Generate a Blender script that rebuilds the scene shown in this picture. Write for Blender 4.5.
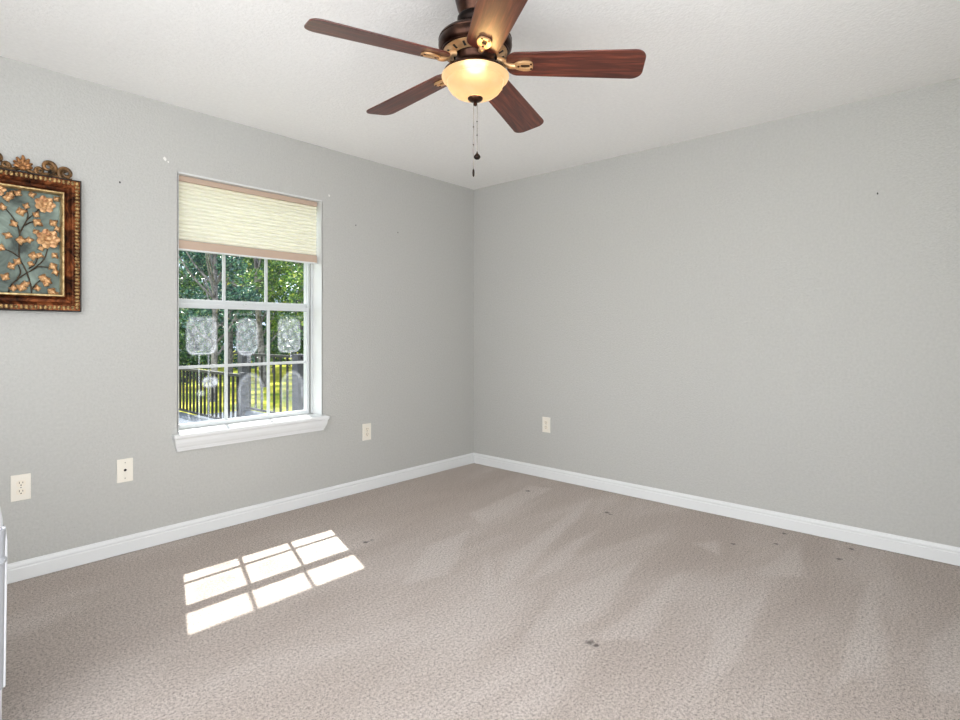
import bpy, bmesh, math, random
from mathutils import Vector, Matrix

for o in list(bpy.data.objects):
    bpy.data.objects.remove(o)
S = bpy.context.scene
COL = S.collection
PI = math.pi

# ------------------------------------------------------------------ camera
cam = bpy.data.cameras.new('camera')
cam_o = bpy.data.objects.new('camera', cam)
COL.objects.link(cam_o)
YAW = 0.7292
cam_o.location = (-3.6706, -3.356, 1.1691)
cam_o.rotation_euler = (PI / 2, 0, YAW - PI / 2)
cam.sensor_width = 36
cam.lens = 556.78 / 960 * 36
cam.shift_y = -27.92 / 960
cam.clip_start = 0.05
cam.clip_end = 200
S.camera = cam_o

# ------------------------------------------------------------------ light
world = bpy.data.worlds.new('sky')
S.world = world
world.use_nodes = True
wt = world.node_tree
bg = wt.nodes['Background']
# dim blue sky sunward; bright cloud bank added opposite, unseen, to light the room
tcw = wt.nodes.new('ShaderNodeTexCoord')
dot = wt.nodes.new('ShaderNodeVectorMath')
dot.operation = 'DOT_PRODUCT'
dot.inputs[1].default_value = Vector((-0.80, -0.60, 0.0)).normalized()
wt.links.new(tcw.outputs['Generated'], dot.inputs[0])
cl = wt.nodes.new('ShaderNodeTexNoise')
cl.inputs['Scale'].default_value = 3.0
cl.inputs['Detail'].default_value = 4
wt.links.new(tcw.outputs['Generated'], cl.inputs['Vector'])
ad = wt.nodes.new('ShaderNodeMath')
ad.operation = 'MULTIPLY_ADD'
ad.inputs[1].default_value = 0.35
wt.links.new(cl.outputs['Fac'], ad.inputs[0])
wt.links.new(dot.outputs['Value'], ad.inputs[2])
mr = wt.nodes.new('ShaderNodeMapRange')
mr.interpolation_type = 'SMOOTHSTEP'
mr.inputs['From Min'].default_value = 0.0
mr.inputs['From Max'].default_value = 0.55
wt.links.new(ad.outputs[0], mr.inputs['Value'])
mxw = wt.nodes.new('ShaderNodeMix')
mxw.data_type = 'RGBA'
mxw.inputs[6].default_value = (0.34, 0.42, 0.54, 1)
mxw.inputs[7].default_value = (1.38, 1.41, 1.46, 1)
wt.links.new(mr.outputs['Result'], mxw.inputs[0])
wt.links.new(mxw.outputs[2], bg.inputs['Color'])
bg.inputs['Strength'].default_value = 1.0
sun = bpy.data.lights.new('sun', 'SUN')
sun.energy = 4.0
sun.angle = math.radians(0.53)
sun.color = (1.0, 0.975, 0.94)
sun_o = bpy.data.objects.new('sun', sun)
COL.objects.link(sun_o)
sun_o.location = (3, 10, 12)
sun_o.rotation_euler = Vector((-0.2526, -0.77, -1.0)).to_track_quat('-Z', 'Y').to_euler()
S.view_settings.view_transform = 'Standard'
S.view_settings.look = 'None'
S.view_settings.gamma = 1.0
S.view_settings.use_curve_mapping = False
S.view_settings.exposure = 1.70
S.cycles.max_bounces = 10
S.cycles.diffuse_bounces = 6
S.cycles.transparent_max_bounces = 16
S.cycles.caustics_reflective = False
S.cycles.sample_clamp_indirect = 4.0


# ------------------------------------------------------------------ materials
def lin(c):
    return tuple((v / 255 / 12.92 if v / 255 <= 0.04045 else ((v / 255 + 0.055) / 1.055) ** 2.4) for v in c) + (1.0,)


class Mat:
    """small node helper around a Principled material"""
    def __init__(self, name, color=(200, 200, 200), rough=0.6, metal=0.0, spec=0.5):
        self.m = bpy.data.materials.new(name)
        self.m.use_nodes = True
        self.t = self.m.node_tree
        self.N = self.t.nodes
        self.b = self.N['Principled BSDF']
        self.out = self.N['Material Output']
        self.b.inputs['Base Color'].default_value = lin(color)
        self.b.inputs['Roughness'].default_value = rough
        self.b.inputs['Metallic'].default_value = metal
        self.b.inputs['Specular IOR Level'].default_value = spec

    def node(self, kind, **kw):
        n = self.N.new(kind)
        for k, v in kw.items():
            if hasattr(n, k) and k not in n.inputs:
                setattr(n, k, v)
            else:
                n.inputs[k].default_value = v
        return n

    def link(self, a, b):
        self.t.links.new(a, b)

    def coords(self, scale=(1, 1, 1), rot=(0, 0, 0), kind='Object'):
        tc = self.node('ShaderNodeTexCoord')
        mp = self.node('ShaderNodeMapping')
        mp.inputs['Scale'].default_value = scale
        mp.inputs['Rotation'].default_value = rot
        self.link(tc.outputs[kind], mp.inputs['Vector'])
        return mp.outputs['Vector']

    def noise(self, vec, scale, detail=3, rough=0.55, dist=0.0):
        n = self.node('ShaderNodeTexNoise')
        n.inputs['Scale'].default_value = scale
        n.inputs['Detail'].default_value = detail
        n.inputs['Roughness'].default_value = rough
        n.inputs['Distortion'].default_value = dist
        self.link(vec, n.inputs['Vector'])
        return n.outputs['Fac']

    def ramp(self, fac, stops):
        r = self.node('ShaderNodeValToRGB')
        e = r.color_ramp.elements
        while len(e) < len(stops):
            e.new(0.5)
        for el, (p, c) in zip(e, stops):
            el.position = p
            el.color = lin(c) if len(c) == 3 else c
        self.link(fac, r.inputs['Fac'])
        return r.outputs['Color']

    def math(self, op, a, b=None, clamp=False):
        n = self.node('ShaderNodeMath')
        n.operation = op
        n.use_clamp = clamp
        for i, v in enumerate((a, b)):
            if v is None:
                continue
            if isinstance(v, (int, float)):
                n.inputs[i].default_value = v
            else:
                self.link(v, n.inputs[i])
        return n.outputs[0]

    def mix(self, fac, a, b, blend='MIX'):
        n = self.node('ShaderNodeMix')
        n.data_type = 'RGBA'
        n.blend_type = blend
        for sock, v in ((n.inputs[0], fac), (n.inputs[6], a), (n.inputs[7], b)):
            if isinstance(v, (int, float)):
                sock.default_value = v
            elif isinstance(v, tuple):
                sock.default_value = v
            else:
                self.link(v, sock)
        return n.outputs[2]

    def base(self, sock):
        self.link(sock, self.b.inputs['Base Color'])

    def bump(self, height, strength=0.3, dist=0.002):
        n = self.node('ShaderNodeBump')
        n.inputs['Strength'].default_value = strength
        n.inputs['Distance'].default_value = dist
        self.link(height, n.inputs['Height'])
        self.link(n.outputs['Normal'], self.b.inputs['Normal'])


def paint(name, color, bump_scale, strength, dist, rough=0.6, vary=4):
    m = Mat(name, color, rough, spec=0.3)
    v = m.coords()
    n = m.noise(v, bump_scale, 2, 0.5)
    b = tuple(max(0, c - vary) for c in color)
    w = m.noise(v, bump_scale * 0.7, 3, 0.6)
    m.base(m.ramp(w, [(0.3, b), (0.7, tuple(min(255, c + vary) for c in color))]))
    m.bump(m.ramp(n, [(0.35, (0, 0, 0, 1)), (0.65, (1, 1, 1, 1))]), strength, dist)
    return m.m


M = {}
M['wall'] = paint('grey_wall_paint', (182, 182, 178), 105, 0.28, 0.003, 0.55, 4)
M['ceiling'] = paint('white_ceiling_paint', (239, 239, 237), 85, 0.28, 0.004, 0.8, 3)
M['white'] = Mat('white_gloss_paint', (222, 224, 224), 0.35).m
M['vinyl'] = Mat('white_vinyl', (200, 204, 205), 0.4).m
M['ivory'] = Mat('ivory_plastic', (230, 225, 213), 0.35).m
M['ivory_dark'] = Mat('ivory_receptacle', (231, 223, 207), 0.4).m
M['black'] = Mat('black_hole', (22, 20, 18), 0.6).m
M['steel'] = Mat('plated_screw', (170, 165, 155), 0.35, 1.0).m
M['spackle'] = Mat('white_spackle', (228, 227, 222), 0.8).m


def carpet():
    m = Mat('beige_carpet', (175, 165, 160), 1.0, spec=0.05)
    v = m.coords()
    # pile clumps
    c1 = m.noise(v, 100, 5, 0.85)
    c2 = m.noise(v, 330, 2, 0.6)
    clump = m.math('ADD', m.math('MULTIPLY', c1, 0.6), m.math('MULTIPLY', c2, 0.4))
    col = m.ramp(clump, [(0.39, (104, 94, 88)), (0.47, (210, 201, 194)), (0.53, (240, 233, 227)), (0.61, (255, 251, 249))])
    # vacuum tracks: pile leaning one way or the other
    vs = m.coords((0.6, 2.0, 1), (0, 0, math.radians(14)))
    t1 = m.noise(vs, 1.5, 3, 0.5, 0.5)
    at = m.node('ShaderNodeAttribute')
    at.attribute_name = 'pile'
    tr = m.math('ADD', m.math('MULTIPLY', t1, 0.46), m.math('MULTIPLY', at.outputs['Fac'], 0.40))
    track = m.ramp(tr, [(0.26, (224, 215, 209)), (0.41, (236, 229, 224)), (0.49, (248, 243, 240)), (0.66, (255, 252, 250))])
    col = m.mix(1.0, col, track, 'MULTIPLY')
    # crushed spots left by furniture feet
    geo = m.node('ShaderNodeNewGeometry')
    wob = m.node('ShaderNodeTexNoise')
    wob.inputs['Scale'].default_value = 60
    m.link(geo.outputs['Position'], wob.inputs['Vector'])
    total = None
    for (x, y, r) in DENTS:
        d = m.node('ShaderNodeVectorMath')
        d.operation = 'DISTANCE'
        m.link(geo.outputs['Position'], d.inputs[0])
        d.inputs[1].default_value = (x, y, 0)
        dd = m.math('ADD', d.outputs['Value'], m.math('MULTIPLY', m.math('SUBTRACT', wob.outputs['Fac'], 0.5), r * 1.5))
        k = m.math('MULTIPLY', m.math('SUBTRACT', r, dd), 1.6 / r, True)
        total = k if total is None else m.math('MAXIMUM', total, k)
    col = m.mix(m.math('MULTIPLY', total, 0.75), col, lin((74, 64, 58)))
    m.base(col)
    h = m.math('SUBTRACT', clump, m.math('MULTIPLY', total, 0.5))
    m.bump(h, 1.0, 0.016)
    m.b.inputs['Sheen Weight'].default_value = 0.15
    return m.m


DENTS = [(-1.828, -2.266, 0.020), (-1.831, -2.295, 0.014), (-0.381, -0.89, 0.022), (-0.432, -1.566, 0.022), (-0.45, -1.60, 0.016), (-0.087, -2.519, 0.018),
         (-0.292, -2.527, 0.016), (-0.101, -2.848, 0.020), (-0.45, -2.35, 0.018), (-0.299, -2.824, 0.018), (-1.781, -0.817, 0.020), (-1.741, -0.817, 0.012)]
M['carpet'] = carpet()


def wood(name, dark, mid, light, scale=(2.2, 26, 26), rough=0.32):
    m = Mat(name, mid, rough)
    v = m.coords(scale)
    a = m.noise(v, 2.2, 5, 0.62, 0.7)
    v2 = m.coords((5, 140, 140))
    p = m.noise(v2, 1.4, 2, 0.5)
    f = m.math('ADD', m.math('MULTIPLY', a, 0.75), m.math('MULTIPLY', p, 0.25))
    m.base(m.ramp(f, [(0.3, dark), (0.5, mid), (0.66, light)]))
    m.bump(p, 0.08, 0.001)
    m.b.inputs['Coat Weight'].default_value = 0.12
    m.b.inputs['Coat Roughness'].default_value = 0.25
    return m.m


M['mahogany'] = wood('mahogany_blade', (44, 21, 17), (82, 40, 31), (122, 64, 47))


def metal(name, a, b, rough, scale=18, m_=1.0):
    m = Mat(name, a, rough, m_)
    n = m.noise(m.coords(), scale, 3, 0.6)
    m.base(m.ramp(n, [(0.35, a), (0.68, b)]))
    return m.m


M['bronze'] = metal('oil_rubbed_bronze', (52, 37, 32), (88, 62, 50), 0.34)
M['antique_gold'] = metal('antique_gold_bronze', (186, 142, 98), (230, 190, 142), 0.35, 18, 0.65)
M['dark_bronze'] = metal('dark_bronze_iron', (34, 28, 26), (56, 46, 42), 0.42)
M['chain'] = metal('chain_metal', (116, 108, 100), (160, 150, 140), 0.3)


def lamp_glass():
    m = Mat('lit_amber_glass', (120, 92, 58), 0.3)
    n = m.noise(m.coords(), 9, 4, 0.6, 1.0)
    c = m.ramp(n, [(0.3, (255, 216, 158)), (0.7, (255, 230, 186))])
    m.base(m.ramp(n, [(0.3, (92, 68, 38)), (0.7, (104, 80, 48))]))
    m.link(c, m.b.inputs['Emission Color'])
    m.b.inputs['Emission Strength'].default_value = 0.235
    tr = m.node('ShaderNodeBsdfTransparent')
    tr.inputs['Color'].default_value = (1.0, 0.86, 0.62, 1)
    mx = m.node('ShaderNodeMixShader')
    mx.inputs[0].default_value = 0.22
    m.link(m.b.outputs[0], mx.inputs[1])
    m.link(tr.outputs[0], mx.inputs[2])
    m.link(mx.outputs[0], m.out.inputs['Surface'])
    return m.m


M['lamp'] = lamp_glass()


def shade_fabric():
    m = Mat('cellular_shade_fabric', (245, 242, 226), 0.9)
    tr = m.node('ShaderNodeBsdfTranslucent')
    tr.inputs['Color'].default_value = lin((246, 242, 222))
    mx = m.node('ShaderNodeMixShader')
    mx.inputs[0].default_value = 0.30
    m.b.inputs['Specular IOR Level'].default_value = 0.1
    m.link(m.b.outputs[0], mx.inputs[1])
    m.link(tr.outputs[0], mx.inputs[2])
    m.link(mx.outputs[0], m.out.inputs['Surface'])
    return m.m


M['shade'] = shade_fabric()
M['shade_rail'] = Mat('tan_rail', (186, 164, 146), 0.5).m


def glass():
    m = Mat('dusty_window_glass')
    m.N.remove(m.b)
    tr = m.node('ShaderNodeBsdfTransparent')
    tr.inputs['Color'].default_value = (0.95, 0.97, 0.96, 1)
    gl = m.node('ShaderNodeBsdfGlossy')
    gl.inputs['Roughness'].default_value = 0.02
    lw = m.node('ShaderNodeFresnel')
    lw.inputs['IOR'].default_value = 1.12
    m1 = m.node('ShaderNodeMixShader')
    m.link(lw.outputs[0], m1.inputs[0])
    m.link(tr.outputs[0], m1.inputs[1])
    m.link(gl.outputs[0], m1.inputs[2])
    at = m.node('ShaderNodeAttribute')
    at.attribute_name = 'grime'
    n = m.noise(m.coords(), 26, 4, 0.7, 1.5)
    k = m.math('MULTIPLY', at.outputs['Fac'], m.math('MULTIPLY', n, 1.3), True)
    df = m.node('ShaderNodeBsdfDiffuse')
    df.inputs['Color'].default_value = lin((236, 240, 246))
    tl = m.node('ShaderNodeBsdfTranslucent')
    tl.inputs['Color'].default_value = lin((228, 234, 244))
    m2 = m.node('ShaderNodeMixShader')
    m2.inputs[0].default_value = 0.5
    m.link(df.outputs[0], m2.inputs[1])
    m.link(tl.outputs[0], m2.inputs[2])
    m3 = m.node('ShaderNodeMixShader')
    m.link(k, m3.inputs[0])
    m.link(m1.outputs[0], m3.inputs[1])
    m.link(m2.outputs[0], m3.inputs[2])
    m.link(m3.outputs[0], m.out.inputs['Surface'])
    return m.m


M['glass'] = glass()


def copper_frame():
    m = Mat('aged_copper_frame', (120, 66, 36), 0.42, 0.75)
    v = m.coords()
    n = m.noise(v, 16, 4, 0.65, 1.0)
    m.base(m.ramp(n, [(0.34, (30, 18, 12)), (0.48, (92, 50, 28)), (0.62, (156, 92, 54)), (0.75, (196, 146, 100))]))
    m.bump(m.noise(v, 120, 3), 0.25, 0.002)
    return m.m


M['copper'] = copper_frame()


def two_tone(name, a, b, scale, rough, met, bump=0.2):
    m = Mat(name, a, rough, met)
    v = m.coords()
    n = m.noise(v, scale, 4, 0.65, 0.6)
    m.base(m.ramp(n, [(0.36, a), (0.64, b)]))
    m.bump(n, bump, 0.003)
    return m.m


M['carved_gold'] = two_tone('carved_antique_gold', (84, 66, 42), (206, 170, 112), 60, 0.45, 0.6)
M['bead_gold'] = two_tone('pale_gold_bead', (150, 124, 78), (220, 196, 146), 40, 0.4, 0.6)
M['dark_edge'] = Mat('dark_frame_edge', (34, 27, 22), 0.6).m
M['sage_panel'] = two_tone('sage_grey_metal_panel', (48, 57, 52), (140, 156, 144), 5, 0.5, 0.25, 0.4)
M['copper_leaf'] = two_tone('copper_gold_leaf', (150, 96, 58), (236, 192, 140), 30, 0.42, 0.4)
M['shell'] = two_tone('crest_shell_copper', (92, 60, 34), (192, 136, 84), 45, 0.45, 0.5)
M['stem'] = two_tone('dark_stem', (40, 32, 26), (84, 68, 50), 60, 0.45, 0.6)
M['crest'] = two_tone('crest_bronze_green', (38, 34, 26), (136, 100, 62), 26, 0.45, 0.55)
M['bin_white'] = Mat('white_plastic', (214, 216, 220), 0.3).m
M['bin_grey'] = Mat('cloudy_grey_plastic', (160, 163, 168), 0.35).m
M['brick'] = two_tone('brick', (150, 110, 92), (184, 144, 120), 9, 0.9, 0)
M['soffit'] = Mat('cream_bounce_paint', (240, 222, 172), 0.7).m
M['concrete'] = two_tone('grey_concrete', (62, 69, 78), (86, 94, 102), 4, 0.9, 0)  # concrete darkened in colour to stand in for shade on the patio
M['black_iron'] = Mat('black_painted_metal', (7, 7, 8), 0.6).m
M['dark_post'] = two_tone('dark_grey_post', (40, 42, 46), (62, 64, 70), 20, 0.7, 0)


def lawn_mat():
    m = Mat('lawn', (130, 140, 50), 0.95, spec=0.05)
    v = m.coords()
    n = m.noise(v, 1.1, 5, 0.65)
    n2 = m.noise(v, 30, 3, 0.7)
    f = m.math('ADD', m.math('MULTIPLY', n, 0.6), m.math('MULTIPLY', n2, 0.4))
    m.base(m.ramp(f, [(0.35, (76, 104, 36)), (0.5, (146, 150, 56)), (0.65, (212, 194, 88))]))
    m.bump(n2, 0.8, 0.05)
    return m.m


M['lawn'] = lawn_mat()


def leaf_mat(name, stops):
    m = Mat(name, stops[0], 0.38, spec=0.6)
    v = m.coords()
    n = m.noise(v, 6.5, 3, 0.95)
    c = m.ramp(n, [(0.3, stops[0]), (0.48, stops[1]), (0.6, stops[2]), (0.72, stops[3])])  # darkest and lightest stops stand in for shadowed and sunlit leaves
    m.base(c)
    tr = m.node('ShaderNodeBsdfTranslucent')
    m.link(c, tr.inputs['Color'])
    mx = m.node('ShaderNodeMixShader')
    mx.inputs[0].default_value = 0.35
    m.link(m.b.outputs[0], mx.inputs[1])
    m.link(tr.outputs[0], mx.inputs[2])
    m.link(mx.outputs[0], m.out.inputs['Surface'])
    return m.m


M['leaf_a'] = leaf_mat('dark_green_leaves', [(10, 26, 24), (30, 62, 44), (84, 124, 66), (206, 206, 96)])
M['leaf_b'] = leaf_mat('yellow_green_leaves', [(14, 36, 30), (56, 98, 52), (140, 168, 78), (246, 224, 120)])
M['leaf_c'] = leaf_mat('blue_green_leaves', [(8, 26, 32), (28, 66, 64), (96, 142, 118), (216, 196, 140)])
M['bark'] = two_tone('grey_bark', (52, 50, 52), (122, 120, 124), 7, 0.95, 0, 0.6)


def clamp(v, a=0.0, b=1.0):
    return max(a, min(b, v))


# ------------------------------------------------------------------ mesh helpers
class MB:
    def __init__(self):
        self.v, self.f = [], []

    def add(self, vs, fs):
        o = len(self.v)
        self.v += [tuple(p) for p in vs]
        self.f += [tuple(i + o for i in f) for f in fs]
        return self

    def box(self, x0, x1, y0, y1, z0, z1):
        return self.add([(x0, y0, z0), (x1, y0, z0), (x1, y1, z0), (x0, y1, z0), (x0, y0, z1), (x1, y0, z1), (x1, y1, z1), (x0, y1, z1)],
                        [(0, 3, 2, 1), (4, 5, 6, 7), (0, 1, 5, 4), (1, 2, 6, 5), (2, 3, 7, 6), (3, 0, 4, 7)])

    def lathe(self, prof, n=40, c=(0, 0, 0), caps=True):
        vs, fs = [], []
        for (r, z) in prof:
            for k in range(n):
                a = 2 * PI * k / n
                vs.append((c[0] + r * math.cos(a), c[1] + r * math.sin(a), c[2] + z))
        for i in range(len(prof) - 1):
            for k in range(n):
                k2 = (k + 1) % n
                fs.append((i * n + k, i * n + k2, (i + 1) * n + k2, (i + 1) * n + k))
        if caps:
            fs.append(tuple(range(n))[::-1])
            fs.append(tuple((len(prof) - 1) * n + k for k in range(n)))
        return self.add(vs, fs)

    def tube(self, pts, rad, n=8):
        pts = [Vector(p) for p in pts]
        rr = rad if isinstance(rad, (list, tuple)) else [rad] * len(pts)
        vs, fs = [], []
        prev = None
        for i, p in enumerate(pts):
            d = (pts[min(i + 1, len(pts) - 1)] - pts[max(i - 1, 0)]).normalized()
            ref = prev if prev is not None else (Vector((0, 0, 1)) if abs(d.z) < 0.9 else Vector((1, 0, 0)))
            u = (ref - d * ref.dot(d)).normalized()
            prev = u
            w = d.cross(u)
            for k in range(n):
                a = 2 * PI * k / n
                vs.append(p + (u * math.cos(a) + w * math.sin(a)) * rr[i])
        for i in range(len(pts) - 1):
            for k in range(n):
                k2 = (k + 1) % n
                fs.append((i * n + k, i * n + k2, (i + 1) * n + k2, (i + 1) * n + k))
        fs.append(tuple(range(n))[::-1])
        fs.append(tuple((len(pts) - 1) * n + k for k in range(n)))
        return self.add(vs, fs)

    def ball(self, c, r, n=10, sc=(1, 1, 1)):
        pr = [(r * math.sin(PI * i / n), -r * math.cos(PI * i / n)) for i in range(1, n)]
        o = len(self.v)
        self.lathe(pr, n * 2 if n < 8 else 16)
        for i in range(o, len(self.v)):
            p = self.v[i]
            self.v[i] = (c[0] + p[0] * sc[0], c[1] + p[1] * sc[1], c[2] + p[2] * sc[2])
        return self

    def prism(self, poly, h0, h1, axis='z'):
        """extrude a polygon of (a, b) between h0 and h1 along axis"""
        n = len(poly)
        def P(a, b, h):
            return {'z': (a, b, h), 'x': (h, a, b), 'y': (a, h, b)}[axis]
        vs = [P(a, b, h0) for a, b in poly] + [P(a, b, h1) for a, b in poly]
        fs = [tuple(range(n))[::-1], tuple(range(n, 2 * n))]
        fs += [(i, (i + 1) % n, n + (i + 1) % n, n + i) for i in range(n)]
        return self.add(vs, fs)

    def xf(self, m, start=0):
        for i in range(start, len(self.v)):
            self.v[i] = tuple(m @ Vector(self.v[i]))
        return self

    def build(self, name, mat, parent=None, smooth=False, bevel=0, seg=2, fix=True):
        me = bpy.data.meshes.new(name)
        me.from_pydata(self.v, [], self.f)
        if fix:
            bm = bmesh.new()
            bm.from_mesh(me)
            bmesh.ops.recalc_face_normals(bm, faces=bm.faces)
            bm.to_mesh(me)
            bm.free()
        me.materials.append(mat)
        if smooth:
            for p in me.polygons:
                p.use_smooth = True
            try:
                me.set_sharp_from_angle(angle=math.radians(40))
            except Exception:
                pass
        o = bpy.data.objects.new(name, me)
        COL.objects.link(o)
        if parent:
            o.parent = parent
        if bevel:
            b = o.modifiers.new('bevel', 'BEVEL')
            b.width = bevel
            b.segments = seg
            b.limit_method = 'ANGLE'
        return o


def tag(o, label=None, cat=None, group=None, kind=None):
    if label:
        o['label'] = label
    if cat:
        o['category'] = cat
    if group:
        o['group'] = group
    if kind:
        o['kind'] = kind
    return o


def thing(name, label, cat, loc=(0, 0, 0), rot=(0, 0, 0), group=None):
    o = bpy.data.objects.new(name, None)
    COL.objects.link(o)
    o.empty_display_size = 0.05
    o.location = loc
    o.rotation_euler = rot
    return tag(o, label, cat, group)


def copy_tree(o, parent=None):
    c = o.copy()
    COL.objects.link(c)
    if parent:
        c.parent = parent
    for ch in list(o.children):
        copy_tree(ch, c)
    return c


def struct(o, label=None, cat=None):
    return tag(o, label, cat, kind='structure')


# ------------------------------------------------------------------ room shell
H = 2.44
XW, YB = -4.35, -4.0           # far ends of the room, behind the camera
OX0, OX1, OZ0, OZ1 = -2.465, -1.543, 0.598, 2.066      # window opening
WT = 0.22                      # wall thickness
BB = 0.093

WEDGES = [  # vacuum strokes on the pile, floor coordinates
    [(-0.51, -2.99), (-1.24, -3.12), (-1.6, -2.99)], [(-0.92, -2.28), (-1.68, -2.43), (-1.82, -2.26)], [(-0.17, -2.62), (-0.66, -2.74), (-0.78, -2.56)],
    [(-0.43, -2.28), (-0.67, -2.35), (-0.59, -2.17)], [(-0.22, -1.33), (-0.73, -1.51), (-1.82, -1.78), (-1.46, -1.55)], [(-0.2, -0.98), (-1.13, -1.11), (-1.05, -0.92), (-0.26, -0.82)],
    [(-1.4, -1.37), (-1.8, -1.8), (-1.85, -1.74)], [(-0.96, -3.22), (-0.54, -3.35), (-1.27, -3.39), (-1.35, -3.23)], [(-0.99, -2.07), (-1.66, -2.21), (-1.99, -2.06), (-1.55, -1.94)],
    [(-1.57, -1.11), (-1.26, -1.12), (-1.77, -1.46), (-2.0, -1.37)], [(-0.91, -2.65), (-1.57, -2.72), (-1.84, -2.68), (-1.35, -2.56)], [(-0.75, -1.69), (-1.37, -1.83), (-1.63, -1.78), (-1.0, -1.65)]]


def poly_dist(x, y, poly):
    """signed distance, positive inside"""
    inside, best = False, 9
    n = len(poly)
    for i in range(n):
        (ax, ay), (bx_, by_) = poly[i], poly[(i + 1) % n]
        if (ay > y) != (by_ > y) and x < (bx_ - ax) * (y - ay) / (by_ - ay) + ax:
            inside = not inside
        dx, dy = bx_ - ax, by_ - ay
        t = max(0, min(1, ((x - ax) * dx + (y - ay) * dy) / (dx * dx + dy * dy)))
        best = min(best, math.hypot(x - ax - t * dx, y - ay - t * dy))
    return best if inside else -best


NXF, NYF = 174, 160
fl = MB()
pile = []
for jj in range(NYF + 1):
    for i in range(NXF + 1):
        x, y = XW + (0.02 - XW) * i / NXF, YB + (0.02 - YB) * jj / NYF
        fl.v.append((x, y, 0))
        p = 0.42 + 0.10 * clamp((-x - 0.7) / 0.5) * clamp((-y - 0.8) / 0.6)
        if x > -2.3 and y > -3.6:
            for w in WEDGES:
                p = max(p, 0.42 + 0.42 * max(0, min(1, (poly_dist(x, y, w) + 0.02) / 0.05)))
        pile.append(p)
for jj in range(NYF):
    for i in range(NXF):
        a = jj * (NXF + 1) + i
        fl.f.append((a, a + 1, a + NXF + 2, a + NXF + 1))
fl.box(XW, 0.02, YB, 0.02, -0.12, -0.002)
flo = struct(fl.build('floor', M['carpet'], fix=False), 'beige carpet with vacuum tracks across the whole room', 'floor')
pa = flo.data.attributes.new('pile', 'FLOAT', 'POINT')
for k, p in enumerate(pile):
    pa.data[k].value = p
struct(MB().box(XW, WT, YB, WT, H, 2.62).build('ceiling', M['ceiling']), 'white textured ceiling above the fan', 'ceiling')
wl = MB()
wl.box(XW, OX0, 0, WT, -0.5, H)
wl.box(OX1, WT, 0, WT, -0.5, H)
wl.box(OX0, OX1, 0, WT, -0.5, OZ0 - 0.012)
wl.box(OX0, OX1, 0, WT, OZ1 + 0.006, H)
wall_l = struct(wl.build('wall_left', M['wall']), 'grey wall holding the window and the framed plaque', 'wall')
struct(MB().box(XW - 0.15, XW, -1.45, WT, -0.5, H).build('wall_front', M['wall']), 'grey wall at the far left, outside the photo', 'wall')
struct(MB().box(-2.3, WT, YB - 0.15, YB, -0.5, H).build('wall_back', M['wall']), 'grey wall behind the camera', 'wall')
wall_r = struct(MB().box(0, WT, YB, 0, -0.5, H).build('wall_right', M['wall']), 'bare grey wall on the right of the corner', 'wall')

bb_prof = [(0, 0.004), (0.014, 0.004), (0.014, 0.062), (0.0115, 0.066), (0.0115, 0.070), (0.0135, 0.073), (0.0125, 0.080), (0.008, 0.087), (0.006, BB), (0, BB)]
b1 = MB().prism([(-a, z) for a, z in bb_prof], XW, -0.0, 'x')
for i, p in enumerate(b1.v):
    if p[0] > -0.5:
        b1.v[i] = (p[1], p[1], p[2])       # mitre at the corner
struct(b1.build('baseboard_left', M['white']), 'white baseboard below the window', 'baseboard')
b2 = MB().prism([(-a, z) for a, z in bb_prof], YB, 0, 'y')
for i, p in enumerate(b2.v):
    if p[1] > -0.5:
        b2.v[i] = (p[0], p[0], p[2])
struct(b2.build('baseboard_right', M['white']), 'white baseboard along the bare right wall', 'baseboard')

# nail holes and filler dabs on the walls (surface marks)
nh = [(-2.751, 1.955), (-1.264, 1.942), (-0.872, 1.942)]
for (x, z) in nh:
    MB().add([(x + 0.0042 * math.cos(a), -0.0006, z + 0.006 * math.sin(a)) for a in [k * PI / 4 for k in range(8)]], [tuple(range(8))]).build('nail_hole', M['black'], wall_l)
for (x, z, s) in [(-2.534, 2.128, 0.011), (-2.517, 2.115, 0.005), (-1.487, 2.117, 0.009)]:
    random.seed(int(x * 1000))
    MB().add([(x + s * random.uniform(0.5, 1) * math.cos(a), -0.0006, z + s * random.uniform(0.7, 1.2) * math.sin(a)) for a in [k * PI / 5 for k in range(10)]], [tuple(range(10))]).build('filler_spot', M['spackle'], wall_l)
MB().add([(-0.0006, -2.954 + 0.004 * math.cos(a), 1.917 + 0.006 * math.sin(a)) for a in [k * PI / 4 for k in range(8)]], [tuple(range(8))]).build('nail_hole', M['black'], wall_r)

# window reveal liner (white painted returns)
tl = MB()
tl.box(OX1 - 0.003, OX1 + 0.004, 0.0, 0.118, OZ0, OZ1 + 0.006)
tl.box(OX0 - 0.004, OX0 + 0.003, 0.0, 0.118, OZ0, OZ1 + 0.006)
tl.box(OX0, OX1, -0.001, 0.118, OZ1 - 0.002, OZ1 + 0.0075)
M['reveal'] = Mat('white_reveal_paint', (206, 208, 207), 0.5).m
struct(tl.build('trim_1', M['reveal']), 'white painted reveal lining the window opening', 'window trim')

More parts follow.
